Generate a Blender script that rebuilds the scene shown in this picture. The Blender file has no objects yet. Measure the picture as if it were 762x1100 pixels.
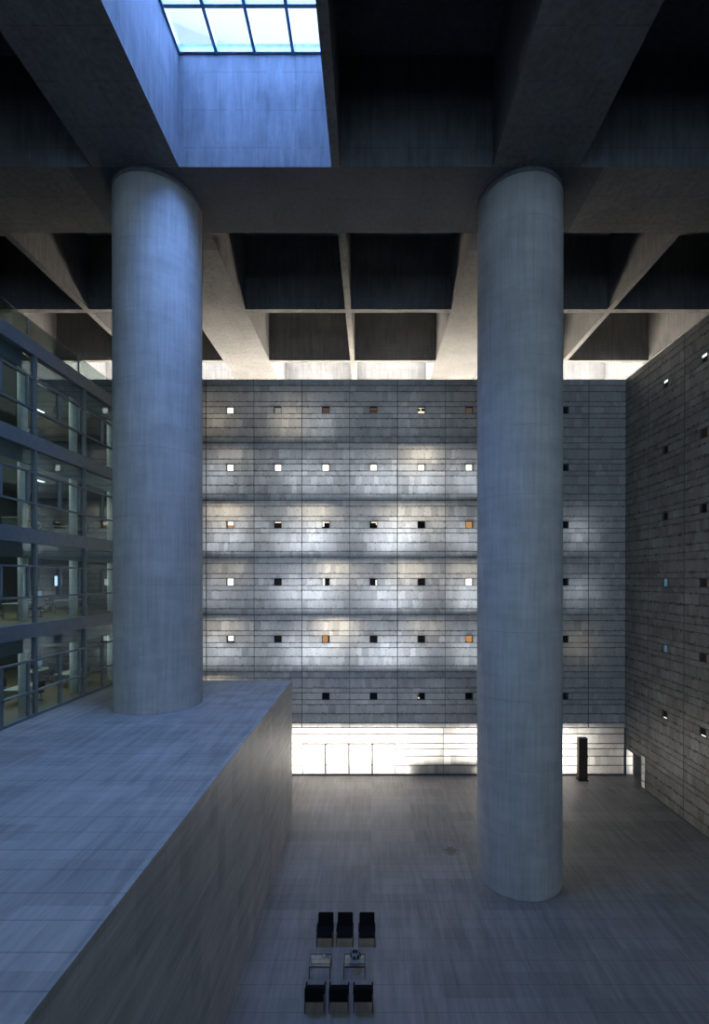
import bpy, bmesh, math, random
from mathutils import Vector
random.seed(7)
C = bpy.context.scene.collection
U = 18.0                      # ceiling height above the eye, metres
CAM = 0.787*U                 # eye height over the hall floor
PX, PY, F = 399.0, 622.0, 488.0
def H(h): return CAM + h*U    # height from eye-relative units
def X_(px, y): return (px-PX)/F*y
def Z_(py, y): return CAM - (py-PY)/F*y

# ------------------------------------------------------------------ helpers
def put(name, bm, mats, parent=None, smooth=False):
    me = bpy.data.meshes.new(name); bm.to_mesh(me); bm.free()
    o = bpy.data.objects.new(name, me); C.objects.link(o)
    for m in (mats if isinstance(mats, (list, tuple)) else [mats]): me.materials.append(m)
    if smooth:
        for p in me.polygons: p.use_smooth = True
    if parent: o.parent = parent
    return o
def empty(name, loc=(0,0,0), rz=0):
    o = bpy.data.objects.new(name, None); C.objects.link(o); o.location = loc
    o.rotation_euler = (0,0,rz); o.empty_display_size = .2; return o
def tag(o, label, cat, group=None):
    o['label'] = label; o['category'] = cat
    if group: o['group'] = group
    return o
def struct(o, label=None):
    o['kind'] = 'structure'
    if label: o['label'] = label
    return o
def box(bm, x0, x1, y0, y1, z0, z1, mi=0, bev=0):
    vs = [bm.verts.new(p) for p in ((x0,y0,z0),(x1,y0,z0),(x1,y1,z0),(x0,y1,z0),(x0,y0,z1),(x1,y0,z1),(x1,y1,z1),(x0,y1,z1))]
    fs = [bm.faces.new([vs[i] for i in q]) for q in ((0,3,2,1),(4,5,6,7),(0,1,5,4),(1,2,6,5),(2,3,7,6),(3,0,4,7))]
    for f in fs: f.material_index = mi
    if bev:
        es = list({e for f in fs for e in f.edges})
        bmesh.ops.bevel(bm, geom=es, offset=bev, segments=2, affect='EDGES', profile=.5)
    return bm
def cyl(bm, cx, cy, z0, z1, r, n=24, r2=None):
    r2 = r if r2 is None else r2
    a = [bm.verts.new((cx+r*math.cos(2*math.pi*i/n), cy+r*math.sin(2*math.pi*i/n), z0)) for i in range(n)]
    b = [bm.verts.new((cx+r2*math.cos(2*math.pi*i/n), cy+r2*math.sin(2*math.pi*i/n), z1)) for i in range(n)]
    for i in range(n):
        f = bm.faces.new((a[i], a[(i+1)%n], b[(i+1)%n], b[i])); f.smooth = True
    bm.faces.new(a[::-1]); bm.faces.new(b)
    return bm
def bar(bm, p, q, r, n=8):
    p = Vector(p); q = Vector(q); d = (q-p).normalized()
    s = d.cross(Vector((0,0,1)) if abs(d.z) < .9 else Vector((1,0,0))).normalized(); t = d.cross(s)
    A = [bm.verts.new(p + r*(math.cos(2*math.pi*i/n)*s + math.sin(2*math.pi*i/n)*t)) for i in range(n)]
    B = [bm.verts.new(q + r*(math.cos(2*math.pi*i/n)*s + math.sin(2*math.pi*i/n)*t)) for i in range(n)]
    for i in range(n): bm.faces.new((A[i], A[(i+1)%n], B[(i+1)%n], B[i]))
    bm.faces.new(A[::-1]); bm.faces.new(B)
NB = bmesh.new

# ------------------------------------------------------------------ materials
class N:
    def __init__(s, name):
        s.m = bpy.data.materials.new(name); s.m.use_nodes = True
        s.t = s.m.node_tree; s.t.nodes.clear()
        s.out = s.t.nodes.new('ShaderNodeOutputMaterial')
    def n(s, ty, **kw):
        nd = s.t.nodes.new(ty)
        for k, v in kw.items():
            if k.startswith('i_'):
                nd.inputs[k[2:].replace('_', ' ')].default_value = v
            else: setattr(nd, k, v)
        return nd
    def l(s, a, b): s.t.links.new(a, b)
    def math(s, op, a, b=None, c=None, clamp=False):
        nd = s.n('ShaderNodeMath', operation=op, use_clamp=clamp)
        for i, v in enumerate((a, b, c)):
            if v is None: continue
            if isinstance(v, (int, float)): nd.inputs[i].default_value = v
            else: s.l(v, nd.inputs[i])
        return nd.outputs[0]
    def mix(s, f, a, b, blend='MIX'):
        nd = s.n('ShaderNodeMix', data_type='RGBA', blend_type=blend)
        if isinstance(f, (int, float)): nd.inputs[0].default_value = f
        else: s.l(f, nd.inputs[0])
        for i, v in ((6, a), (7, b)):
            if isinstance(v, tuple): nd.inputs[i].default_value = (*v, 1)
            else: s.l(v, nd.inputs[i])
        return nd.outputs[2]
    def pos(s, scale=(1,1,1)):
        tc = s.n('ShaderNodeTexCoord'); mp = s.n('ShaderNodeMapping'); mp.inputs['Scale'].default_value = scale
        s.l(tc.outputs['Object'], mp.inputs[0]); return mp.outputs[0]
    def noise(s, vec, scale, detail=6, rough=.6):
        nd = s.n('ShaderNodeTexNoise', i_Scale=scale, i_Detail=detail, i_Roughness=rough)
        s.l(vec, nd.inputs['Vector']); return nd.outputs['Fac']
    def ramp(s, f, *stops):
        nd = s.n('ShaderNodeValToRGB'); e = nd.color_ramp.elements
        while len(e) < len(stops): e.new(.5)
        for i, (p, c) in enumerate(stops):
            e[i].position = p; e[i].color = (*(c if isinstance(c, tuple) else (c,c,c)), 1)
        s.l(f, nd.inputs[0]); return nd.outputs[0]
    def bsdf(s, color, rough=.7, metal=0, bump=None, bstr=.2, spec=.5):
        b = s.n('ShaderNodeBsdfPrincipled'); b.inputs['Metallic'].default_value = metal
        b.inputs['Specular IOR Level'].default_value = spec
        if isinstance(color, tuple): b.inputs['Base Color'].default_value = (*color, 1)
        else: s.l(color, b.inputs['Base Color'])
        if isinstance(rough, (int, float)): b.inputs['Roughness'].default_value = rough
        else: s.l(rough, b.inputs['Roughness'])
        if bump is not None:
            bn = s.n('ShaderNodeBump', i_Strength=bstr, i_Distance=.02); s.l(bump, bn.inputs['Height'])
            s.l(bn.outputs[0], b.inputs['Normal'])
        s.l(b.outputs[0], s.out.inputs[0]); return b
    def joint(s, coord, pitch, w, off=0.0):
        # 1 on a joint line repeating every pitch metres
        a = s.math('ADD', coord, off); a = s.math('DIVIDE', a, pitch); a = s.math('FRACT', a)
        a = s.math('SUBTRACT', a, .5); a = s.math('ABSOLUTE', a)
        return s.math('GREATER_THAN', a, .5 - w/pitch/2)

def joints3(m, sep, pitch, w, off, wt=(1,1,1)):
    # joint lines on each axis, kept off the faces square to that axis
    g = m.n('ShaderNodeNewGeometry'); sn = m.n('ShaderNodeSeparateXYZ'); m.l(g.outputs['True Normal'], sn.inputs[0]); j = None
    for i in range(3):
        k = m.math('MULTIPLY', m.joint(sep.outputs[i], pitch[i], w, off[i]), m.math('LESS_THAN', m.math('ABSOLUTE', sn.outputs[i]), .5))
        if wt[i] != 1: k = m.math('MULTIPLY', k, wt[i])
        j = k if j is None else m.math('MAXIMUM', j, k)
    return j
N.joints3 = joints3
def concrete(name, base, panel=(1.2, 1.2), var=.22, holes=False):
    m = N(name); p = m.pos()
    n1 = m.noise(p, .35, 5, .6); n2 = m.noise(m.pos((3, 3, .35)), 1.5, 6, .65); n3 = m.noise(p, 9, 4, .7)
    s = m.math('ADD', m.math('MULTIPLY', n1, .5), m.math('MULTIPLY', n2, .5))
    s = m.math('ADD', m.math('MULTIPLY', s, .85), m.math('MULTIPLY', n3, .06))
    s = m.math('ADD', s, .045)
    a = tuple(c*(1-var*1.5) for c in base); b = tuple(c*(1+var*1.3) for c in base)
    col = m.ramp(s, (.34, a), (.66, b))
    sep = m.n('ShaderNodeSeparateXYZ'); m.l(p, sep.inputs[0])
    if panel:
        j = m.joints3(sep, (panel[0], panel[0], panel[1]), .03, (0,0,0))
        br = m.math('GREATER_THAN', m.noise(p, 1.1, 3), .44)
        col = m.mix(m.math('MULTIPLY', m.math('MULTIPLY', j, br), .45), col, tuple(c*.35 for c in base))
    m.bsdf(col, .85, bump=s, bstr=.1, spec=.2)
    return m.m
def column_concrete():
    m = N('column concrete'); p = m.pos()
    n1 = m.noise(p, .5, 5, .62); n2 = m.noise(m.pos((5, 5, .25)), 1.6, 6, .6); n3 = m.noise(m.pos((.4,.4,1.6)), 1.2, 4, .6)
    s = m.math('ADD', m.math('MULTIPLY', n1, .4), m.math('MULTIPLY', n2, .35)); s = m.math('ADD', s, m.math('MULTIPLY', n3, .25))
    col = m.ramp(s, (.36, (.33,.34,.34)), (.64, (.54,.55,.55)))
    sep = m.n('ShaderNodeSeparateXYZ'); m.l(p, sep.inputs[0])
    ring = m.joint(sep.outputs[2], 3.05, .035, .4)
    col = m.mix(m.math('MULTIPLY', m.math('MULTIPLY', ring, m.math('GREATER_THAN', n1, .47)), .25), col, (.12,.12,.12))
    m.bsdf(col, .8, bump=s, bstr=.2, spec=.3); return m.m
def travertine(name, jy, jx, a=(.20,.20,.205), b=(.43,.42,.41), stain=False):
    m = N(name); p = m.pos()
    s1 = m.noise(m.pos((2.6, .22, 2.6)), 1.6, 8, .68); s2 = m.noise(m.pos((.8, .5, .8)), .8, 4); s3 = m.noise(m.pos((14, .7, 14)), 1.5, 5, .7)
    sep = m.n('ShaderNodeSeparateXYZ'); m.l(p, sep.inputs[0])
    gg = m.n('ShaderNodeNewGeometry'); s_ = m.n('ShaderNodeSeparateXYZ'); m.l(gg.outputs['True Normal'], s_.inputs[0]); sn2 = m.math('ABSOLUTE', s_.outputs[0])
    # every slab its own tone
    fl = m.n('ShaderNodeCombineXYZ')
    m.l(m.math('FLOOR', m.math('DIVIDE', sep.outputs[0], jx)), fl.inputs[0]); m.l(m.math('FLOOR', m.math('DIVIDE', sep.outputs[1], jy)), fl.inputs[1])
    m.l(m.math('FLOOR', m.math('DIVIDE', sep.outputs[2], jx)), fl.inputs[2])
    wn = m.n('ShaderNodeTexWhiteNoise', noise_dimensions='3D'); m.l(fl.outputs[0], wn.inputs['Vector'])
    s = m.math('ADD', m.math('MULTIPLY', s1, .5), m.math('MULTIPLY', s2, .18)); s = m.math('ADD', s, m.math('MULTIPLY', s3, .22))
    s = m.math('ADD', s, m.math('MULTIPLY', wn.outputs['Value'], .10))
    col = m.ramp(s, (.34, a), (.62, b))
    j = m.joints3(sep, (jx, jy, jx), .02, (jx/2, jy/2, jx/2), (.3,1,.25))
    col = m.mix(m.math('MULTIPLY', j, m.math('MULTIPLY', m.math('SUBTRACT', 1.0, m.math('MULTIPLY', sn2, .7)), .5)), col, (.05,.05,.05))
    if stain:
        v = m.n('ShaderNodeVectorMath', operation='DISTANCE'); m.l(p, v.inputs[0]); v.inputs[1].default_value = (4.16, 23.6, 0)
        d = m.math('ADD', v.outputs['Value'], m.math('MULTIPLY', m.math('SUBTRACT', m.noise(p, 5, 6, .8), .5), 1.6))
        k = m.math('LESS_THAN', d, .3)
        col = m.mix(m.math('MULTIPLY', k, .7), col, (.07,.05,.03))
    m.bsdf(col, .5, bump=s, bstr=.08, spec=.35); return m.m
def alabaster(name, trans, lo, hi, grime=.5):
    m = N(name); p = m.pos()
    at = m.n('ShaderNodeAttribute', attribute_name='tone')
    n1 = m.noise(p, .55, 5, .6); n2 = m.noise(m.pos((1.5,1.5,1.5)), 3.2, 8, .75)
    s = m.math('ADD', m.math('MULTIPLY', at.outputs['Fac'], .24), m.math('MULTIPLY', n1, .52)); s = m.math('ADD', s, m.math('MULTIPLY', n2, .3))
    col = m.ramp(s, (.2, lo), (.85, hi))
    # natural brown veining and a few rusty blotches in the stone
    vein = m.math('MULTIPLY', m.math('GREATER_THAN', n2, .58), .45)
    col = m.mix(vein, col, (lo[0]*.75, lo[1]*.58, lo[2]*.42))
    uv = m.n('ShaderNodeUVMap', uv_map='slab'); su = m.n('ShaderNodeSeparateXYZ'); m.l(uv.outputs[0], su.inputs[0])
    ed = m.math('MINIMUM', su.outputs[1], m.math('SUBTRACT', 1.0, su.outputs[1]))
    eu = m.math('MINIMUM', su.outputs[0], m.math('SUBTRACT', 1.0, su.outputs[0]))
    g = m.math('LESS_THAN', ed, m.math('MULTIPLY', m.math('SUBTRACT', m.noise(p, 4.5, 6, .85), .49), 1.9))
    g2 = m.math('MULTIPLY', m.math('LESS_THAN', eu, .05), .22)
    gg = m.math('MULTIPLY', m.math('MAXIMUM', g, g2), grime)
    col = m.mix(gg, col, (lo[0]*.25, lo[1]*.24, lo[2]*.22))
    big = m.noise(m.pos((.6, .6, 1.0)), .7, 4, .7)
    rust = m.math('MULTIPLY', m.math('MULTIPLY', m.math('SUBTRACT', big, .5, clamp=True), 5.0, clamp=True), m.math('ADD', at.outputs['Fac'], .1))
    col = m.mix(m.math('MULTIPLY', rust, .55 if not trans else .25), col, (hi[0]*.62, hi[1]*.47, hi[2]*.38), 'MULTIPLY')
    b = m.bsdf(col, .45, bump=n2, bstr=.05, spec=.35)
    if trans:
        tr = m.n('ShaderNodeBsdfTranslucent'); tm = m.math('ADD', m.math('MULTIPLY', at.outputs['Fac'], .5), .75); tc_ = m.n('ShaderNodeCombineXYZ'); [m.l(tm, tc_.inputs[q]) for q in range(3)]; m.l(m.mix(1.0, m.mix(.4, col, (.9,.88,.84)), tc_.outputs[0], 'MULTIPLY'), tr.inputs[0])
        mx = m.n('ShaderNodeMixShader'); mx.inputs[0].default_value = trans
        m.l(b.outputs[0], mx.inputs[1]); m.l(tr.outputs[0], mx.inputs[2]); m.l(mx.outputs[0], m.out.inputs[0])
    return m.m
def plain(name, col, rough=.5, metal=0, var=.12, sc=4, spec=.5):
    m = N(name); n = m.noise(m.pos(), sc, 4)
    c = m.ramp(n, (.3, tuple(x*(1-var) for x in col)), (.7, tuple(min(1, x*(1+var)) for x in col)))
    m.bsdf(c, rough, metal, spec=spec); return m.m
def emit(name, col, st):
    m = N(name); e = m.n('ShaderNodeEmission'); e.inputs[0].default_value = (*col, 1); e.inputs[1].default_value = st
    m.l(e.outputs[0], m.out.inputs[0]); return m.m
def glass(name, tint=(.8,.88,.88), refl=1.0):
    m = N(name); t = m.n('ShaderNodeBsdfTransparent'); t.inputs[0].default_value = (*tint, 1)
    g = m.n('ShaderNodeBsdfGlossy'); g.inputs['Roughness'].default_value = .02; g.inputs[0].default_value = (.9,.95,.95,1)
    fr = m.n('ShaderNodeFresnel', i_IOR=1.5); mx = m.n('ShaderNodeMixShader')
    m.l(m.math('MULTIPLY', fr.outputs[0], refl, clamp=True), mx.inputs[0])
    m.l(t.outputs[0], mx.inputs[1]); m.l(g.outputs[0], mx.inputs[2]); m.l(mx.outputs[0], m.out.inputs[0]); return m.m

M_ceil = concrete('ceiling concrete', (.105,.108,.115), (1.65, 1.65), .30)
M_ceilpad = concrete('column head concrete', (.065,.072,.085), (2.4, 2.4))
M_col = column_concrete()
M_floor = travertine('hall floor travertine', 1.02, 2.4, (.125,.115,.11), (.27,.25,.235), stain=True)
M_box = travertine('volume travertine', .69, 1.6, (.20,.21,.215), (.44,.44,.435))
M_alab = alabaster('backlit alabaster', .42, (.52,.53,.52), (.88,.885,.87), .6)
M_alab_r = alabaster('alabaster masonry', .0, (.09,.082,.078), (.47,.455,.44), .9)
M_strip = alabaster('pale alabaster', .65, (.60,.575,.53), (.92,.91,.88), .3)
M_joint = plain('dark joint', (.10,.11,.11), .6)
M_bars = plain('joint bars', (.15,.16,.16), .6)
M_slab = plain('slab concrete', (.4,.4,.4), .9)
M_roof = plain('pale roof paving', (.75,.70,.62), .9)
M_plaster = plain('office plaster', (.45,.45,.43), .9)
M_dark = plain('dark lining', (.05,.05,.05), .9)
M_steel = plain('blue grey painted steel', (.17,.195,.21), .45, .1)
M_mull = plain('window mullion', (.20,.27,.36), .4, .1)
M_glass = glass('office glass', (.86,.92,.92), .2)
M_tglass = glass('table glass', (.95,.97,.97), .12)
M_clear = glass('skylight glass', (.96,.98,1), .5)
M_rail = glass('rail glass', (.88,.93,.91), .8)
M_oc = plain('office column paint', (.80,.86,.84), .6)
M_leather = plain('black leather', (.008,.008,.009), .8, spec=.08)
M_leg = plain('dark metal leg', (.06,.06,.065), .3, .8)
M_chrome = plain('brushed steel', (.35,.38,.40), .3, .9)
M_totem = plain('dark brown panel', (.055,.035,.025), .6)
M_desk = plain('pale desk top', (.55,.58,.54), .4)
M_seat = plain('dark fabric', (.03,.03,.035), .9)
M_wood = plain('office floor', (.22,.17,.10), .5)
M_lampw = emit('office lamp tube', (.85,.95,1), 5)
M_screen = emit('lit screen', (.55,.75,1), 1.6)

# ------------------------------------------------------------------ main dimensions
YW = 1.82*U; XR = 1.018*U; XG = -.815*U; YB = -.95*U
XB = -.2595*U; ZB = H(-.332); YBX = 1.486*U          # stone volume
ZC = H(1.0); ZT = H(1.270)                            # beam soffit / coffer head
XO0, XO1, YO1 = -1.65*U, 1.479*U, 2.685*U             # building envelope
WT = H(.798)                                          # top of alabaster walls
ZG = H(.572)                                          # top of glazed office front

# ------------------------------------------------------------------ ceiling (deep coffers)
xs = [(-1.65,-1.44,1),(-1.44,-1.069,0),(-1.069,-1.048,1),(-1.048,-.677,0),(-.677,-.467,1),(-.467,-.0965,0),(-.0965,-.0755,1),(-.0755,.296,0),(.296,.506,1),(.506,.877,0),(.877,.898,1),(.898,1.269,0),(1.269,1.479,1)]
ys = [(-.95,-.838,1),(-.838,-.467,0),(-.467,-.446,1),(-.446,-.075,0),(-.075,.135,1),(.135,.345,1),(.345,.716,0),(.716,.737,1),(.737,1.107,0),(1.107,1.317,1),(1.317,1.689,0),(1.689,1.711,1),(1.711,2.083,0),(2.083,2.103,1),(2.103,2.475,0),(2.475,2.685,1)]
ys[4] = (-.075,.135,0); 
SKY = {(5,8),(9,6)}           # seen skylight, then unseen one added to light the right side (i of xs, j of ys)
ROW3 = 14
bm = NB(); vc = {}
def V(x, y, z):
    k = (round(x,4), round(y,4), round(z,4))
    if k not in vc: vc[k] = bm.verts.new((x, y, z))
    return vc[k]
def quad(bm_, a, b, c, d, mi=0):
    f = bm_.faces.new((a, b, c, d)); f.material_index = mi; return f
def solid(i, j):
    if i < 0 or j < 0 or i >= len(xs) or j >= len(ys): return True
    return bool(xs[i][2] or ys[j][2])
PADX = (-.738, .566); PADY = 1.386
for i, (a, b, sx) in enumerate(xs):
    for j, (c, d, sy) in enumerate(ys):
        X0, X1, Y0, Y1 = a*U, b*U, c*U, d*U
        if solid(i, j):
            xc = [X0] + [p*U for p in PADX if a < p < b] + [X1]; yc = [Y0] + ([PADY*U] if c < PADY < d else []) + [Y1]
            for p in range(len(xc)-1):
                for q in range(len(yc)-1):
                    mx_, my_ = (xc[p]+xc[p+1])/2/U, (yc[q]+yc[q+1])/2/U
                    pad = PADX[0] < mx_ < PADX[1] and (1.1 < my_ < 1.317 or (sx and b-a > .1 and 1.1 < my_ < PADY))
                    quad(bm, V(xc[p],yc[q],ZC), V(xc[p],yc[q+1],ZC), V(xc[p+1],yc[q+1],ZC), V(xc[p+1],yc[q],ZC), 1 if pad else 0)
        else:
            if not (j == ROW3 or (i, j) in SKY):
                quad(bm, V(X0,Y0,ZT), V(X0,Y1,ZT), V(X1,Y1,ZT), V(X1,Y0,ZT))
            for (p, q, ni, nj) in (((X0,Y0),(X1,Y0),i,j-1),((X1,Y0),(X1,Y1),i+1,j),((X1,Y1),(X0,Y1),i,j+1),((X0,Y1),(X0,Y0),i-1,j)):
                if solid(ni, nj): quad(bm, V(*p,ZC), V(*q,ZC), V(*q,ZT), V(*p,ZT))
# roof skin above, with the daylight openings left out
for i, (a, b, sx) in enumerate(xs):
    for j, (c, d, sy) in enumerate(ys):
        if not ((not solid(i, j)) and (j == ROW3 or (i, j) in SKY)):
            quad(bm, V(a*U,c*U,ZT+.5), V(b*U,c*U,ZT+.5), V(b*U,d*U,ZT+.5), V(a*U,d*U,ZT+.5))
        else:
            for (p, q) in (((a,c),(b,c)),((b,c),(b,d)),((b,d),(a,d)),((a,d),(a,c))):
                quad(bm, V(p[0]*U,p[1]*U,ZT), V(q[0]*U,q[1]*U,ZT), V(q[0]*U,q[1]*U,ZT+.5), V(p[0]*U,p[1]*U,ZT+.5))
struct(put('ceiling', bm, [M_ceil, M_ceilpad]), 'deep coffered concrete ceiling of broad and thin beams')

# skylights
nwin = 0
def skylight(i, j):
    global nwin; nwin += 1
    a, b, c, d = xs[i][0]*U, xs[i][1]*U, ys[j][0]*U, ys[j][1]*U
    r = struct(empty('window_%d' % nwin, ((a+b)/2, (c+d)/2, ZT+.1)), 'square skylight of sixteen panes at the head of a coffer')
    w, h = (b-a)/2, (d-c)/2
    f = NB()
    for k in range(5):
        x = -w + k*w/2; t = .07 if 0 < k < 4 else .1
        xx0 = max(x-t, -w); xx1 = min(x+t, w)
        box(f, xx0, xx1, -h, h, -.1, .16)
        y = -h + k*h/2; box(f, -w, w, max(y-t, -h), min(y+t, h), -.06, .1)
    put('window_frame', f, M_mull, r)
    g = NB(); quad(g, *[g.verts.new(p) for p in ((-w,-h,.12),(w,-h,.12),(w,h,.12),(-w,h,.12))])
    put('pane', g, M_clear, r)
for (i, j) in sorted(SKY): skylight(i, j)
for i in range(len(xs)):
    if not solid(i, ROW3): skylight(i, ROW3)

# ------------------------------------------------------------------ envelope, floor
bm = NB(); box(bm, XO0, XO1, YB, YO1, -.4, 0); struct(put('floor', bm, M_floor), 'pale grey travertine hall floor')
for nm, q in (('wall_outer_back', (XO0-.4, XO1+.4, YO1, YO1+.4)), ('wall_outer_left', (XO0-.4, XO0, YB, YO1)), ('wall_outer_right', (XO1, XO1+.4, YB, YO1))):
    bm = NB(); box(bm, *q, -.4, ZT+.5); struct(put(nm, bm, M_slab))
WX0, WX1, WZ0, WZ1 = -14.0, XR-1.5, 17.0, 31.0         # unseen glazed opening added behind the viewer for front light
bm = NB(); box(bm, XO0-.4, WX0, YB-.4, YB, -.4, ZT+.5); box(bm, WX1, XO1+.4, YB-.4, YB, -.4, ZT+.5); box(bm, WX0, WX1, YB-.4, YB, -.4, WZ0); box(bm, WX0, WX1, YB-.4, YB, WZ1, ZT+.5)
struct(put('wall_front', bm, M_slab))
r = struct(empty('window_99', ((WX0+WX1)/2, YB-.2, WZ0)), 'tall window wall on the side opposite the alabaster wall')
w_ = (WX1-WX0)/2; h_ = WZ1-WZ0; b = NB()
for q in range(10): x = -w_ + q*2*w_/9; box(b, x-.08, x+.08, -.12, .12, 0, h_)
for q in range(6): z = q*h_/5; box(b, -w_, w_, -.1, .1, z-.08, z+.08)
put('window_frame', b, M_mull, r)
b = NB(); quad(b, *[b.verts.new(p) for p in ((-w_,0,0),(w_,0,0),(w_,0,h_),(-w_,0,h_))]); put('pane', b, M_clear, r)

# ------------------------------------------------------------------ alabaster walls
PXM = YW/F                                   # metres per photo pixel on the far wall
PITCH = 51.35*PXM; UW0 = X_(247.4, YW); ST = 61.45*PXM
cour = [6.5,6.4,11,5.1,7.6,5.1,10.0,9.75]; k_ = 61.45/sum(cour); cour = [c*k_*PXM for c in cour]
def panel_wall(name, P, u0, u1, joints, rows_z, holes, mat, ztop, zbot, seed, bars_every=True, jbar=.035, vis_jv=True):
    """rows of alabaster slabs; P(u, v, depth) maps to the world. holes: set of (u, row) windows"""
    rnd = random.Random(seed)
    bm = NB(); tone = []; uvs = []
    def slab(a, b, z0, z1):
        vs = [bm.verts.new(P(a, z0, 0)), bm.verts.new(P(b, z0, 0)), bm.verts.new(P(b, z1, 0)), bm.verts.new(P(a, z1, 0))]
        bm.faces.new(vs); tone.append(min(1, max(0, rnd.gauss(.5, .22))))
    def fill(a, b, z0, z1):
        w = b-a
        if w < .02: return
        n = max(1, round(w/rnd.uniform(.30, .55))); cuts = [a]
        for q in range(1, n): cuts.append(a + w*(q + rnd.uniform(-.18, .18))/n)
        cuts.append(b)
        for q in range(n): slab(cuts[q], cuts[q+1], z0, z1)
    js = [u0] + [q for q in joints if u0+.05 < q < u1-.05] + [u1]
    for (z1, z0, row) in rows_z:
        for q in range(len(js)-1):
            a, b = js[q], js[q+1]; hs = [h for (h, r) in holes if r == row and row is not None and a < h < b]
            x = a
            for h in sorted(hs):
                fill(x, h-.27, z0, z1); x = h+.27
            fill(x, b, z0, z1)
    me = bpy.data.meshes.new(name); bm.to_mesh(me); bm.free()
    o = bpy.data.objects.new(name, me); C.objects.link(o); me.materials.append(mat)
    ca = me.color_attributes.new('tone', 'FLOAT_COLOR', 'CORNER'); uv = me.uv_layers.new(name='slab')
    for p in me.polygons:
        for q, li in enumerate(p.loop_indices):
            t = tone[p.index]; ca.data[li].color = (t, t, t, 1); uv.data[li].uv = ((0,0),(1,0),(1,1),(0,1))[q]
    b = NB()
    def pb(a0, a1, z0, z1, d0, d1):
        p, q = P(a0, z0, d0), P(a1, z1, d1)
        box(b, min(p[0],q[0]), max(p[0],q[0]), min(p[1],q[1]), max(p[1],q[1]), z0, z1)
    done = set()
    for (z1, z0, row) in rows_z:
        for z in (z0,):
            hs = sorted(h for (h, r) in holes if r == row and row is not None)
            pb(u0, u1, z-jbar/2, z+jbar/2, -.015, .03)
    if vis_jv:
        for q, x in enumerate(js[1:-1]):
            t = .05 if q % 2 else .028
            pb(x-t/2, x+t/2, zbot, ztop, -.012, .03)
    j = put('joint_bars', b, M_joint if mat is M_alab_r or mat is M_strip else M_bars, o)
    return o
def rows():
    out = []; z = WT
    for s in range(6):
        for c, h in enumerate(cour):
            out.append((z, z-h, s if c == 4 else None)); z -= h
    return out, z
rz, zend = rows()
ZS = Z_(782, YW)                               # head of the bright ground strip
rz.append((zend, ZS, None))
jt = [UW0 + (q-.5)*PITCH for q in range(-6, 10)]
far_holes = {(UW0+i*PITCH, r) for r in range(6) for i in range(8) if not (r == 5 and i < 2)}
P_far = lambda u, v, d: (u, YW+d, v)
P_right = lambda u, v, d: (XR+d, u, v)
XF0 = -1.28*U
wf = struct(panel_wall('wall_back', P_far, XF0, XR, jt, rz, far_holes, M_alab, WT, ZS, 3), 'backlit alabaster wall with rows of small square windows')
rw_u = [YW - 1.0 - PITCH*q - 6.55+PITCH for q in range(0, 12)]
RY = [28.18, 28.18-PITCH+.1]                    # window columns on the right wall
RY = [F*XR/(716.3-PX-1.5), F*XR/(757.5-PX-1.5)]
right_holes = {(y, r) for y in RY for r in range(6)}
rj = [RY[0] + PITCH*(q+.5) for q in range(-12, 3)]
rzr = list(rz); z = ZS
OPN = 30.72; OPZ = 2.0
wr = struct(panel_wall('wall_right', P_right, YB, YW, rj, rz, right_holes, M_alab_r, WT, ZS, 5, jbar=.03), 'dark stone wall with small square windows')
low = [ZS-.45, ZS-1.1, OPZ, 1.35, .68, 0]; zz = ZS; rl = []
for q in low: rl.append((zz, q, None)); zz = q
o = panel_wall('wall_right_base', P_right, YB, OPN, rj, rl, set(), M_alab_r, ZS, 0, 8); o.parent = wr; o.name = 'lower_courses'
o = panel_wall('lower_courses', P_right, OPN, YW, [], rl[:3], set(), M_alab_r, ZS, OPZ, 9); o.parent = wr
# coping, structure behind the walls: slab edges and cross walls
b = NB(); box(b, XF0, XR+.5, YW+.03, YW+.5, WT-.35, WT+.02); box(b, XR+.03, XR+.5, YB, YW+.03, WT-.35, WT+.02)
put('coping', b, M_slab, wf)
DB = 5.2
b = NB()
for s in range(7):
    zt = WT - ST*s
    box(b, XF0, XO1, YW+.22, YW+2.4 if s == 0 else YW+DB, zt-(.80 if s < 6 else .3), zt-.02 if s else zt-.36)
box(b, XF0, XO1, YW+DB, YW+DB+.2, 0, WT-2.45)
struct(put('floor_slab_back', b, M_slab))
b = NB()
for q in range(-4, 12, 1):
    x = UW0 + (q-.5)*PITCH
    if x < XR+1: box(b, x-.16, x+.16, YW+1.9, YW+DB, 0, WT-2.5)
struct(put('wall_partition', b, M_plaster))
b = NB()
for s in range(7):
    zt = WT - ST*s; box(b, XR+.06, XO1, YB, YW+.06, zt-.80, zt-.02 if s else zt-.36)
box(b, XR+2.6, XR+2.8, YB, YW+.02, 0, WT-.8)
struct(put('floor_slab_right', b, M_dark))
# roof paving in full daylight, sunk behind an unseen upstand added to block low bounce
b = NB(); box(b, XF0, XO1, YW+2.45, YO1, WT-2.4, WT-2.2); box(b, XF0, XO1, YW+2.41, YW+2.6, WT-2.4, WT-.3); struct(put('floor_roof_terrace', b, M_roof))

# ---- small square windows
M_w = {'W': emit('daylit window', (1,.98,.93), 1.7), 'c': emit('daylit cream blind', (1,.86,.62), 1.1), 'g': emit('dim daylit blind', (.62,.60,.52), .42),
       'o': emit('lamplit orange blind', (.85,.42,.16), .62), 'b': plain('brown shutter', (.10,.045,.028), .7), 'k': plain('black reveal', (.015,.012,.012), .8),
       'm': emit('dim lamplit board', (.30,.20,.15), .30), 'B': emit('dim blue daylight', (.25,.42,.62), .28)}
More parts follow.
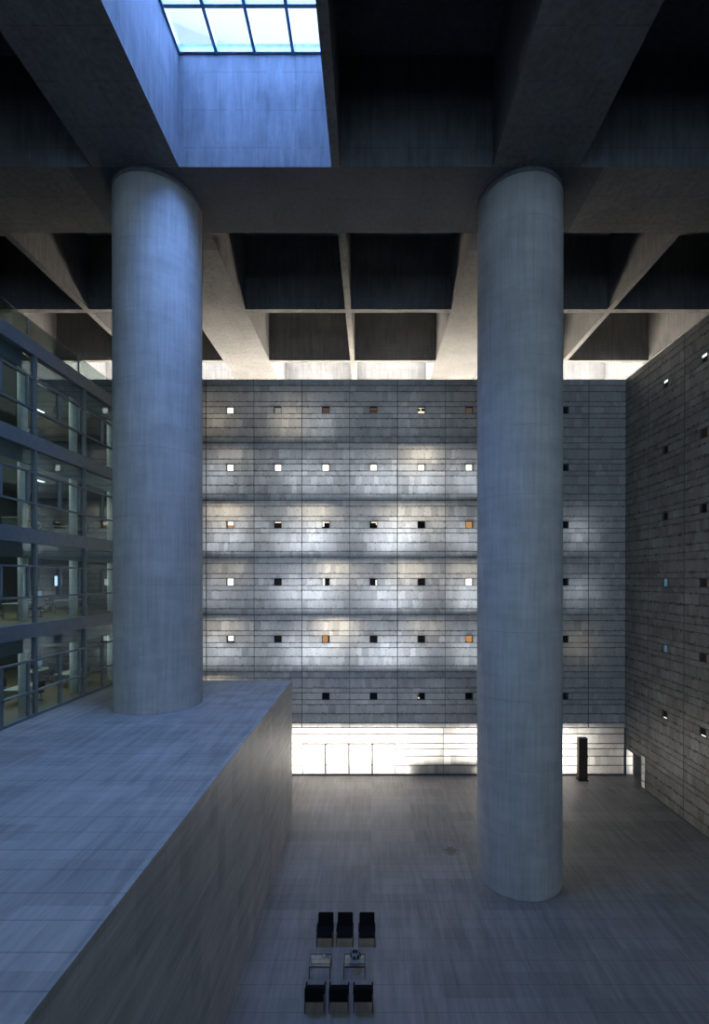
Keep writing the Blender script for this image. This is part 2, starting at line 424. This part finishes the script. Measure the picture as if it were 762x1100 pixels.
# code per window: pieces (kind, u0,u1,v0,v1) in 0..1
FULL = (0,1,0,1)
code = {
 0: ['W','g','m','m+','c/','m','k'],
 1: ['W','W','Wc','c','c','c','k'],
 2: ['oT','kT','kTL','kTR','k','o','k'],
 3: ['W','b','bL','bR','b','W','kL'],
 4: ['Wt','b','ob','b','b','o','k'],
 5: [None,None,'k','k','kl','k','k']}
def pieces(c):
    m = {'W':[('W',0,1,0,1)],'g':[('g',0,1,0,1)],'m':[('m',0,1,0,1)],'m+':[('m',0,1,.0,1),('b',0,1,.42,.56)],'c/':[('c',0,1,0,1),('b',.52,1,.5,.9),('b',0,.4,.5,.85)],
     'k':[('k',0,1,0,1)],'Wc':[('c',0,1,0,1),('W',0,.8,.1,1)],'c':[('c',0,1,0,1),('W',.15,.9,.3,1)],'oT':[('o',0,1,0,1),('W',.1,.95,.5,.95)],'o':[('o',0,1,0,1),('b',.0,.3,0,.15)],
     'kT':[('b',0,1,0,1),('c',0,1,.8,1)],'kTL':[('k',0,1,0,1),('c',0,1,.8,1),('W',0,.25,.3,1)],'kTR':[('k',0,1,0,1),('c',.2,1,.8,1),('c',.82,1,.5,1)],
     'b':[('b',0,1,0,1)],'bL':[('b',0,1,0,1),('W',0,.33,.05,1)],'bR':[('b',0,1,0,1),('W',.78,1,.05,.8)],'kL':[('k',0,1,0,1),('W',0,.3,.1,.8)],
     'Wt':[('W',0,1,0,1),('b',0,.12,0,1),('b',.1,1,0,.2)],'ob':[('o',0,.75,0,1),('b',.75,1,0,1)],'kl':[('k',0,1,0,1),('c',.05,.3,.05,.25),('g',.0,.2,.6,.8)],
     's':[('k',0,1,0,1),('W',0,1,.72,.98)],'s2':[('k',0,1,0,1),('W',.1,1,.05,.13)],'B':[('B',0,1,0,1)],'r':[('b',0,1,0,1)]}
    return m[c]
def small_window(P, u, zc, h, c, word, flip=False, dp=.23):
    global nwin; nwin += 1
    o = P(u, zc, 0); r = struct(empty('window_%d' % nwin, o), word)
    def L(a, v, d):
        q = P(u+a, zc+v, d); return (q[0]-o[0], q[1]-o[1], q[2]-o[2])
    def bx(bm_, a0, a1, v0, v1, d0, d1):
        p, q = L(a0, v0, d0), L(a1, v1, d1)
        box(bm_, min(p[0],q[0]), max(p[0],q[0]), min(p[1],q[1]), max(p[1],q[1]), v0, v1)
    hw = .27; hh = h/2; f = NB()
    for (a0,a1,v0,v1) in ((-hw,-hw+.025,-hh,hh),(hw-.025,hw,-hh,hh),(-hw,hw,-hh,-hh+.02),(-hw,hw,hh-.02,hh)): bx(f, a0, a1, v0, v1, -.02, dp+.01)
    put('window_frame', f, M_joint, r)
    for n_, (k, a0, a1, v0, v1) in enumerate(pieces(c)):
        if flip: a0, a1 = 1-a1, 1-a0
        g = NB(); bx(g, -hw+.54*a0, -hw+.54*a1, -hh+h*v0, -hh+h*v1, dp-.015*n_, dp+.02)
        put('pane' if n_ == 0 else 'blind', g, M_w[k], r)
for r in range(6):
    zc = WT - ST*r - sum(cour[:4]) - cour[4]/2
    for i in range(8):
        if r == 5 and i < 2: continue
        if i == 6: c = 'k'
        else: c = code[r][i if i < 6 else 6]
        small_window(P_far, UW0+i*PITCH, zc, cour[4], c, 'small square window in the alabaster wall')
rc = [['s','s'],['k','r'],['k','k'],['B','r'],['B','r'],['s2','s2']]
for r in range(6):
    zc = WT - ST*r - sum(cour[:4]) - cour[4]/2
    for q in range(2): small_window(P_right, RY[q], zc, cour[4], rc[r][q], 'small square window in the right stone wall', flip=True, dp=.10)

# ---- bright ground strip of the far wall, glazed doors in it
ys_l = [Z_(p, YW) for p in (788.6, 799, 804.5, 812.5, 822.5)] + [.05]
def strip(x0, x1, lines, vert, name, seed):
    rz_ = []; z = lines[0]
    for q in lines[1:]: rz_.append((z, q, None)); z = q
    return panel_wall(name, P_far, x0, x1, vert, rz_, set(), M_strip, lines[0], lines[-1], seed, jbar=.045)
XD0, XD1 = X_(324.6, YW), X_(425.2, YW)
gs = [ZS] + ys_l
for (x0, x1, ls, vt, sd) in ((XB-14, XD0, gs, [X_(312, YW), X_(273, YW)], 21), (XD0, XD1, gs[:3], [X_(375, YW)], 22), (XD1, XR+1.6, gs, [X_(476.5, YW), X_(527, YW), X_(578, YW), XR], 23)):
    o = strip(x0, x1, ls, vt, 'bright_strip', sd); o.parent = wf
M_doorp = alabaster('frosted door leaf', .85, (.85,.84,.80), (.95,.94,.92), .05)
dw = (XD1-XD0)/4; DZ = gs[2]
for q in range(4):
    x = XD0 + q*dw; r = struct(empty('door_%d' % (q+1), (x+dw/2, YW, 0)), 'frosted double door leaf in the bright strip')
    f = NB(); w = dw/2
    for (a0,a1,z0,z1) in ((-w,-w+.05,.0,DZ),(w-.05,w,.0,DZ),(-w,w,DZ-.06,DZ),(-w,w,0,.08)): box(f, a0, a1, -.03, .04, z0, z1)
    box(f, (w-.3) if q % 2 == 0 else -w, w if q % 2 == 0 else (-w+.3), -.03, .02, .72, .76)
    put('door_frame', f, M_joint, r)
    g = NB(); quad(g, *[g.verts.new(p) for p in ((-w,.01,.08),(w,.01,.08),(w,.01,DZ-.05),(-w,.01,DZ-.05))]); put('door_panel', g, M_doorp, r)
    h = NB(); hx = w-.12 if q % 2 == 0 else -w+.12; box(h, hx-.015, hx+.015, -.08, -.05, .9, 1.25); box(h, hx-.01, hx+.01, -.06, -.02, .93, .95); box(h, hx-.01, hx+.01, -.06, -.02, 1.2, 1.22)
    put('door_handle', h, M_chrome, r)
b = NB(); box(b, XB-14, XR, YW-.04, YW+.02, 0, .11); struct(put('baseboard_back', b, M_joint))
b = NB(); box(b, XR-.04, XR+.02, YB, OPN, 0, .13); struct(put('baseboard_right', b, M_joint))
b = NB(); box(b, X_(440, YW), X_(515, YW), YW+.3, YW+.75, .0, 1.0, bev=.02)  # opaque block added behind the strip to darken its lower part
b2 = NB(); box(b2, X_(455, YW), X_(518, YW), YW+.24, YW+.8, 1.0, 1.06)
rr_ = tag(empty('reception_counter', (0,0,0)), 'blurred grey counter standing behind the bright strip left of the right column', 'counter')
put('body', b, M_plaster, rr_); put('counter_top', b2, M_desk, rr_)
b = NB(); box(b, XR-.05, XR+.09, YW-.05, YW+.05, 0, ZS); struct(put('trim_2', b, M_joint))
# passage beside the corner
b = NB(); box(b, XR+.55, XR+1.6, YW-.16, YW-.04, 0, OPZ); box(b, XR+1.55, XR+1.7, OPN-2, YW+.02, 0, ZS); box(b, XR+.02, XR+1.6, OPN-.25, OPN-.1, 0, ZS); box(b, XR+.02, XR+1.6, OPN-.2, YW, OPZ, OPZ+.2)
struct(put('wall_passage', b, M_plaster))
r = struct(empty('trim_1', (XR, OPN, 0)), 'narrow framed glass jamb beside the passage')
f = NB()
for (y0,y1) in ((-.50,-.44),(-.06,0)): box(f, -.05, .06, y0, y1, 0, 2.3)
for z in (0, .55, 1.1, 1.68, 2.24): box(f, -.045, .05, -.46, -.03, z, z+.06)
put('jamb_frame', f, M_chrome, r)
f = NB(); box(f, -.03, .0, -.45, -.05, .05, 2.26); put('pane', f, M_w['g'], r)  # glow set into the pane colour, in place of light behind it

# ------------------------------------------------------------------ stone volume and columns
bm = NB(); box(bm, XO0+.01, XB, YB+.01, YBX, 0, ZB, bev=.012)
tag(put('stone_volume', bm, M_box), 'massive stone clad block filling the lower left of the hall', 'stone block')
CR = .1085*U; CY = 1.2125*U
for (cx, z0, lab) in ((-.566*U, ZB+.001, 'giant round concrete column standing on the stone clad block'), (.394*U, 0, 'giant round concrete column standing on the hall floor')):
    r = tag(empty('concrete_column', (cx, CY, z0)), lab, 'column', None)
    bm = NB(); n = 96; zs = [0, .02] + [k*1.0 for k in range(1, int(ZC-z0-.6))] + [ZC-z0-.22]
    rings = [[bm.verts.new((CR*math.cos(2*math.pi*i/n), CR*math.sin(2*math.pi*i/n), z)) for i in range(n)] for z in zs]
    for a in range(len(rings)-1):
        for i in range(n): bm.faces.new((rings[a][i], rings[a][(i+1)%n], rings[a+1][(i+1)%n], rings[a+1][i]))
    bm.faces.new(rings[0][::-1]); bm.faces.new(rings[-1])
    o = put('shaft', bm, M_col, r); 
    for p in o.data.polygons: p.use_smooth = len(p.vertices) == 4
    bm = NB(); cyl(bm, 0, 0, ZC-z0-.22, ZC-z0+.0, CR*1.006, 96); put('head_ring', bm, M_ceil, r)

# ------------------------------------------------------------------ glazed office front (left)
SO = (ZG-ZB)/4; OX = XG-9.0; YE = YW-.05; GP = .19*U; GY0 = F*(-XG)/(PX-37.6)
r = struct(empty('wall_left', (XG, 0, ZB+.004)), 'four storey glazed office front with blue grey steel frames')
hs = ZG-ZB
mull_y = [GY0 + GP*k for k in range(-5, 5) if YB < GY0+GP*k < YE]
b = NB()
for k in range(5):
    z = SO*k; 
    if k == 0: box(b, -.12, .06, YB, YE, 0, .12)
    else: box(b, -.35, .10, YB, YE, z-.62, z)
put('floor_band', b, M_steel, r)
for y in mull_y:
    b = NB(); box(b, -.10, .09, y-.045, y+.045, .12, hs-.62); put('mullion', b, M_steel, r)
for k in range(4):
    z = SO*k
    zs = (z+SO-1.62, z+SO-2.95) if k else (z+SO-1.62, z+1.1)
    b = NB()
    for q in zs: box(b, -.07, .06, YB, YE, q-.04, q+.04)
    put('transom', b, M_steel, r)
    b = NB()
    for y in mull_y:
        yy = y + GP*.46
        for (y0, y1) in ((yy-.05, yy+.05), (y+GP*.88-.03, y+GP*.88+.03)):
            box(b, -.07, .06, y0, y1, (zs[1] if k else .12), zs[0])
    put('casement_frame', b, M_steel, r)
    b = NB(); box(b, -.03, .0, YB, YE, z+(.12 if k == 0 else 0), z+SO-.62); put('glass_pane', b, M_glass, r)
    b = NB(); box(b, -.32, -.22, YB, YE, z+SO-1.25, z+SO-.62); put('blind_box', b, M_steel, r)
# glass balustrade on the roof of the offices
b = NB(); box(b, -.28, -.26, YB, YE, hs, hs+1.05); put('balustrade_glass', b, M_rail, r)
b = NB()
for y in mull_y: box(b, -.30, -.24, y-.02, y+.02, hs, hs+1.08)
put('balustrade_post', b, M_steel, r)
# office shell
b = NB()
for k in range(1, 5): box(b, OX, XG-.34, YB, YE, ZB+SO*k-.45, ZB+SO*k-.02)
struct(put('floor_slab_left', b, plain('office ceiling', (.2,.2,.19), .9)))
b = NB(); 
for k in range(0, 4): box(b, OX, XG-.34, YB, YE, ZB+SO*k-.02, ZB+SO*k+.01)
struct(put('floor_office', b, M_wood))
b = NB(); box(b, OX-.2, OX, YB, YE, ZB+.01, ZG); box(b, OX, XG-.36, YE-.2, YE, ZB+.01, ZG-.5); struct(put('wall_office', b, plain('office back wall', (.12,.11,.10), .9)))
yy = 0
stor = ['ground', 'first', 'second', 'top']
oc_x = XG-1.0
ocol = [F*(-oc_x)/(PX-24.7), F*(-oc_x)/(PX-79), F*(-oc_x)/(PX-119)]
pn = ['left one', 'middle one', 'one beside the round column']
for k in range(4):
    for q, y in enumerate(ocol):
        z0 = ZB+SO*k+.01; z1 = ZB+SO*(k+1)-.46
        bm = NB(); cyl(bm, 0, 0, 0, z1-z0, .19, 24); o = put('office_column', bm, M_oc); o.location = (oc_x, y, z0)
        tag(o, 'pale column behind the office glass on the %s office floor, %s' % (stor[k], pn[q]), 'column', 'pale columns behind the office glass')
# ceiling lamps
def lamp(x, y, z):
    r = empty('ceiling_lamp', (x, y, z))
    b = NB(); box(b, -.1, .1, -.45, .45, -.07, 0, bev=.01); put('housing', b, M_chrome, r)
    b = NB(); box(b, -.07, .07, -.42, .42, -.085, -.068); put('diffuser', b, M_lampw, r)
    return r
def dup(root, loc, rz=None):
    r_ = root.copy(); C.objects.link(r_); r_.location = loc
    if rz is not None: r_.rotation_euler = (0,0,rz)
    for ch in list(root.children):
        c = ch.copy(); C.objects.link(c); c.parent = r_
        for g in list(ch.children):
            d = g.copy(); C.objects.link(d); d.parent = c
    return r_
first = None
for k in range(4):
    z = ZB+SO*(k+1)-.46
    for q, y in enumerate((19.4, 22.9, 26.3)):
        for s, x in enumerate((XG-1.9, XG-4.6)):
            if first is None: first = lamp(x, y, z); o = first
            else: o = dup(first, (x, y, z))
            tag(o, '%s ceiling lamp of the %s office floor, %s row' % (('leftmost','middle','rightmost')[q], stor[k], ('front','rear')[s]), 'lamp', 'office ceiling lamps')
def desk(x, y, z):
    r = empty('desk', (x, y, z))
    b = NB(); box(b, -.4, .4, -.8, .8, .71, .745, bev=.008); put('desk_top', b, M_desk, r)
    for sx in (-.35, .35):
        for sy in (-.74, .74):
            b = NB(); box(b, sx-.025, sx+.025, sy-.025, sy+.025, 0, .71); put('leg', b, M_chrome, r)
    b = NB(); box(b, -.39, -.37, -.7, .7, .35, .70); put('modesty_panel', b, M_desk, r)
    return r
def monitor(x, y, z):
    r = empty('monitor', (x, y, z))
    b = NB(); box(b, -.1, .1, -.12, .12, 0, .015); box(b, -.02, .02, -.02, .02, .015, .16); put('stand', b, M_leg, r)
    b = NB(); box(b, -.03, .01, -.25, .25, .13, .47, bev=.008); put('screen_housing', b, M_leg, r)
    b = NB(); box(b, .01, .014, -.23, .23, .155, .45); put('screen', b, M_w['B'], r)
    return r
def ochair(x, y, z):
    r = empty('office_chair', (x, y, z))
    b = NB(); box(b, -.24, .24, -.24, .24, .44, .52, bev=.03); put('seat', b, M_seat, r)
    b = NB(); box(b, .20, .26, -.22, .22, .58, 1.02, bev=.025); box(b, .22, .25, -.03, .03, .46, .62); put('backrest', b, M_seat, r)
    b = NB(); cyl(b, 0, 0, .1, .45, .03, 10)
    for a in range(5): bar(b, (0,0,.11), (.28*math.cos(a*1.2566), .28*math.sin(a*1.2566), .05), .022, 6)
    put('base', b, M_leg, r)
    return r
d0 = m0 = c0 = None
dn = ['nearest the left picture edge', 'in the middle', 'nearest the round column']
for k in range(4):
    for q, y in enumerate((18.6, 22.1, 25.6)):
        for s, x in enumerate((XG-2.3, XG-4.6)):
            z = ZB+SO*k+.012; row = ('front','rear')[s]; yy = y + .5*s
            if d0 is None: d0 = desk(x, yy, z); m0 = monitor(x, yy, z+.745); c0 = ochair(x+.75, yy, z); D, MO, CH = d0, m0, c0
            else: D = dup(d0, (x, yy, z)); MO = dup(m0, (x, yy+.2, z+.745)); CH = dup(c0, (x+.75, yy-.1, z))
            w = '%s office floor, %s row, %s' % (stor[k], row, dn[q])
            tag(D, 'pale desk on the ' + w, 'desk', 'desks in the glazed offices')
            tag(MO, 'monitor on desk, ' + w, 'monitor', 'monitors in the glazed offices')
            tag(CH, 'dark chair at desk, ' + w, 'office chair', 'chairs in the glazed offices')
# lit screen on the back wall of the first office floor
yy = 488*(20.2)/(PX-62.5)
b = NB(); box(b, -.06, 0, -.38, .38, -.36, .36, bev=.01); r = empty('wall_screen', (-20.2, yy, Z_(624, yy)))
put('screen_housing', b, M_leg, r); b = NB(); box(b, 0, .012, -.33, .33, -.31, .31); put('screen', b, M_screen, r)
b = NB(); box(b, -.5, -.05, -.05, .05, -.05, .05); cyl(b, -.45, 0, -(Z_(624,yy)-ZB-SO)+.012, .05, .04, 10); put('stand', b, M_leg, r)
tag(r, 'small bright screen glowing on its stand inside the first office floor', 'screen')

# ------------------------------------------------------------------ objects in the hall
r = tag(empty('information_totem', (X_(626.2, 32.0), 32.0, 0)), 'tall dark brown totem standing before the bright strip at right', 'totem')
b = NB(); box(b, -.36, .36, -.25, .25, 0, .06, bev=.01); put('base_plate', b, M_leg, r)
b = NB(); box(b, -.31, .31, -.16, .16, .06, 2.98, bev=.015); put('body', b, M_totem, r)
b = NB(); box(b, .31, .36, -.1, .1, 1.55, 1.72); box(b, -.315, .315, -.17, .17, 2.55, 2.57); box(b, -.315, .315, -.17, .17, 1.3, 1.32); put('fitting', b, M_leg, r)

def lounge_chair():
    r = empty('lounge_chair', (0,0,0))
    b = NB(); box(b, -.30, .30, -.30, .28, .36, .45, bev=.03); put('seat', b, M_leather, r)
    b = NB(); w = .30                                  # back leaning away, front faces -y
    pts = [(.20,.40),(.27,.42),(.38,.90),(.31,.91)]
    A = [b.verts.new((-w,p[0],p[1])) for p in pts]; B = [b.verts.new((w,p[0],p[1])) for p in pts]
    b.faces.new(A[::-1]); b.faces.new(B)
    for i in range(4): b.faces.new((A[i],A[(i+1)%4],B[(i+1)%4],B[i]))
    bmesh.ops.recalc_face_normals(b, faces=b.faces[:]); bmesh.ops.bevel(b, geom=b.edges[:], offset=.02, segments=2, affect='EDGES')
    put('backrest', b, M_leather, r)
    for s in (-1, 1):
        b = NB(); x = s*.31
        bar(b, (x,-.27,.0), (x,-.27,.56), .013); bar(b, (x,.27,.0), (x,.27,.56), .013); bar(b, (x,-.27,.012), (x,.27,.012), .013); bar(b, (x,-.27,.56), (x,.27,.56), .013)
        put('leg_frame', b, M_leg, r)
        b = NB(); box(b, x-.025, x+.025, -.24, .2, .565, .59, bev=.01); put('armrest', b, M_leather, r)
    return r
YU, YL = 17.68, 15.02
ch = None
words = ['left', 'middle', 'right']
for q, x in enumerate((-1.80, -1.03, -.17)):
    if ch is None: ch = lounge_chair(); o = ch; o.location = (x, YU, 0)
    else: o = dup(ch, (x, YU, 0))
    tag(o, '%s black leather chair of the farther row, facing the glass tables' % words[q], 'chair', 'black lounge chairs around the glass tables')
for q, x in enumerate((-1.86, -1.07, -.27)):
    o = dup(ch, (x, YL, 0), math.pi)
    tag(o, '%s black leather chair of the nearer row, its back to the viewer' % words[q], 'chair', 'black lounge chairs around the glass tables')
def table():
    r = empty('coffee_table', (0,0,0)); w, d, h = .37, .27, .44
    b = NB(); box(b, -w, w, -d, d, h, h+.012); put('glass_top', b, M_tglass, r)
    b = NB()
    for y in (-d, d): box(b, -w, w, y-.015, y+.015, h-.03, h); 
    for x in (-w, w): box(b, x-.015, x+.015, -d+.015, d-.015, h-.03, h)
    put('frame', b, M_leg, r)
    for x in (-w, w):
        for y in (-d, d):
            b = NB(); box(b, x-.015, x+.015, y-.015, y+.015, 0, h-.03); put('leg', b, M_leg, r)
    b = NB(); box(b, -w, w, d-.015, d+.015, .05, .08); put('stretcher', b, M_leg, r)
    return r
t0 = table(); t0.location = (-1.83, 16.3, 0); tag(t0, 'low glass coffee table with a bare top, left of the pair', 'table', 'glass coffee tables')
t1 = dup(t0, (-.60, 16.3, 0)); tag(t1, 'low glass coffee table carrying a ribbed bowl, right of the pair', 'table', 'glass coffee tables')
b = NB(); prof = [(.04,0),(.10,.01),(.17,.07),(.19,.14),(.17,.21),(.12,.25),(.10,.24),(.14,.19),(.155,.14),(.13,.07),(.02,.03)]
n = 32; R = []
for (rr, z) in prof:
    R.append([b.verts.new((rr*(1+.10*math.cos(8*2*math.pi*i/n))*math.cos(2*math.pi*i/n), rr*(1+.10*math.cos(8*2*math.pi*i/n))*math.sin(2*math.pi*i/n), z)) for i in range(n)])
for a in range(len(R)-1):
    for i in range(n): b.faces.new((R[a][i], R[a][(i+1)%n], R[a+1][(i+1)%n], R[a+1][i])).material_index = 1 if (i//2) % 2 else 0
b.faces.new(R[0][::-1]); b.faces.new(R[-1])
o = put('ribbed_bowl', b, [M_chrome, M_leg], smooth=True); o.location = (-.57, 16.35, .4525)
tag(o, 'round ribbed bowl with pale and dark stripes on the right glass table', 'bowl')

# ------------------------------------------------------------------ light
def area(name, loc, sx, sy, rad, col, rot=(0,0,0), spread=math.pi):
    l = bpy.data.lights.new(name, 'AREA'); l.shape = 'RECTANGLE'; l.size = sx; l.size_y = sy
    l.energy = rad*sx*sy*math.pi; l.color = col; l.spread = spread
    o = bpy.data.objects.new(name, l); C.objects.link(o); o.location = loc; o.rotation_euler = rot; return o
# daylight over the seen skylight (blue sky), the added unseen one, and the row beyond the far wall (sun-warmed)
for (i, j) in sorted(SKY):
    a, b_, c, d = xs[i][0]*U, xs[i][1]*U, ys[j][0]*U, ys[j][1]*U
    k = 1.0 if (i, j) == (5, 8) else 1.35
    area('sky_daylight', ((a+b_)/2, (c+d)/2, ZT+1.2), 8.5, 8.5, 36 if k == 1 else (9 if i == 9 else 3.5), (.20,.40,1.0) if k == 1 else (.58,.75,.95))
for i in range(len(xs)):
    if not solid(i, ROW3):
        a, b_, c, d = xs[i][0]*U, xs[i][1]*U, ys[ROW3][0]*U, ys[ROW3][1]*U
        area('sun_daylight', ((a+b_)/2, (c+d)/2, ZT+.9), 6.4, 6.4, 76, (1.0,.91,.79), spread=math.radians(60))
area('window_daylight', ((WX0+WX1)/2, YB-1.2, (WZ0+WZ1)/2), WX1-WX0+2, WZ1-WZ0+2, 1.3, (.57,.75,.95), (math.pi/2, 0, 0))  # fill light for the hall, outside the added window
# lamps behind the alabaster: (px, py, strength, size, warm)
cool = (.80,.88,1.0); warm = (1.0,.86,.66)
glow = [
 (232,450,.35,1),(312,452,.6,1),(345,456,.4,0),(440,452,.12,0),
 (232,514,.7,0),(245,484,.4,1),(322,514,.6,0),(347,512,.5,0),(412,516,.8,0),(450,492,1.1,1),(455,518,1.0,0),(502,516,.8,0),(395,520,.6,0),
 (243,547,1.5,1),(250,580,.7,0),(232,585,.5,0),(338,548,1.2,1),(338,580,1.3,0),(312,582,.6,0),(430,553,.9,1),(430,577,1.4,0),(410,582,.7,0),(500,578,.8,0),(620,572,.5,0),(460,556,.5,1),
 (230,638,.4,0),(313,636,.9,0),(345,638,1.2,0),(360,610,1.3,1),(412,640,1.0,0),(440,611,1.1,1),(432,643,.8,0),(504,640,1.1,0),(500,612,.5,1),(622,634,.4,0),(245,612,.4,1),
 (240,672,.7,1),(232,700,.8,0),(360,672,1.7,1),(318,700,.7,0),(347,701,1.0,0),(400,702,.7,0),(430,702,1.2,0),(508,700,.9,0),(455,672,.5,1),(622,690,.2,1),
 (395,752,.12,0),(228,728,1.2,1),(330,752,.10,0),(455,752,.12,0)]
for (px, py, s, w) in glow:
    area('office_glow', (X_(px, YW), YW+1.3, Z_(py, YW)), 1.9, 1.3, 4.6*s, warm if w else cool, (-math.pi/2, 0, 0))
for r_i, rad in enumerate((.2,.45,.5,.45,.5,.2)):
    area('office_wash', (-1.6, YW+1.25, WT-ST*r_i-2.4), 21, 2.2, rad, (.90,.93,1.0), (-math.pi/2, 0, 0))  # even backlight added on each storey to brighten the whole wall
for q in range(-2, 6):
    x = X_(300, YW) + q*3.9
    s = 1.0 if q != 3 else .45
    area('ground_glow', (x, YW+1.7, 1.75 if q != 3 else 2.4), 3.8, 2.4 if q != 3 else 1.2, 11*s, (1.0,.95,.88), (-math.pi/2, 0, 0))
area('passage_glow', (XR+.55, YW+.5, 1.1), .5, 1.7, 5, (1,.96,.9), (-math.pi/2,0,0))
# ceiling light inside the glazed offices
for k in range(4):
    area('office_light', (XG-4, 22, ZB+SO*(k+1)-.6), 5, 10, .9, (.80,.95,.92))

w = bpy.data.worlds.new('sky'); bpy.context.scene.world = w; w.use_nodes = True
bg = w.node_tree.nodes['Background']; bg.inputs[0].default_value = (.58,.78,1,1); bg.inputs[1].default_value = 2.0

# ------------------------------------------------------------------ camera
cd = bpy.data.cameras.new('camera'); cam = bpy.data.objects.new('camera', cd); C.objects.link(cam)
cam.location = (0,0,CAM); pitch = math.radians(.25); cam.rotation_euler = (math.pi/2-pitch, 0, 0)
cd.sensor_fit = 'VERTICAL'; cd.sensor_height = 36; cd.lens = F/1100*36
pp = PY + F*math.tan(pitch)
cd.shift_x = -(PX-381)/1100; cd.shift_y = (pp-550)/1100; cd.clip_end = 500; cd.clip_start = .05
sc = bpy.context.scene; sc.camera = cam
vs = sc.view_settings; vs.view_transform = 'Standard'; vs.look = 'None'; vs.gamma = 1; vs.use_curve_mapping = False; vs.exposure = 0
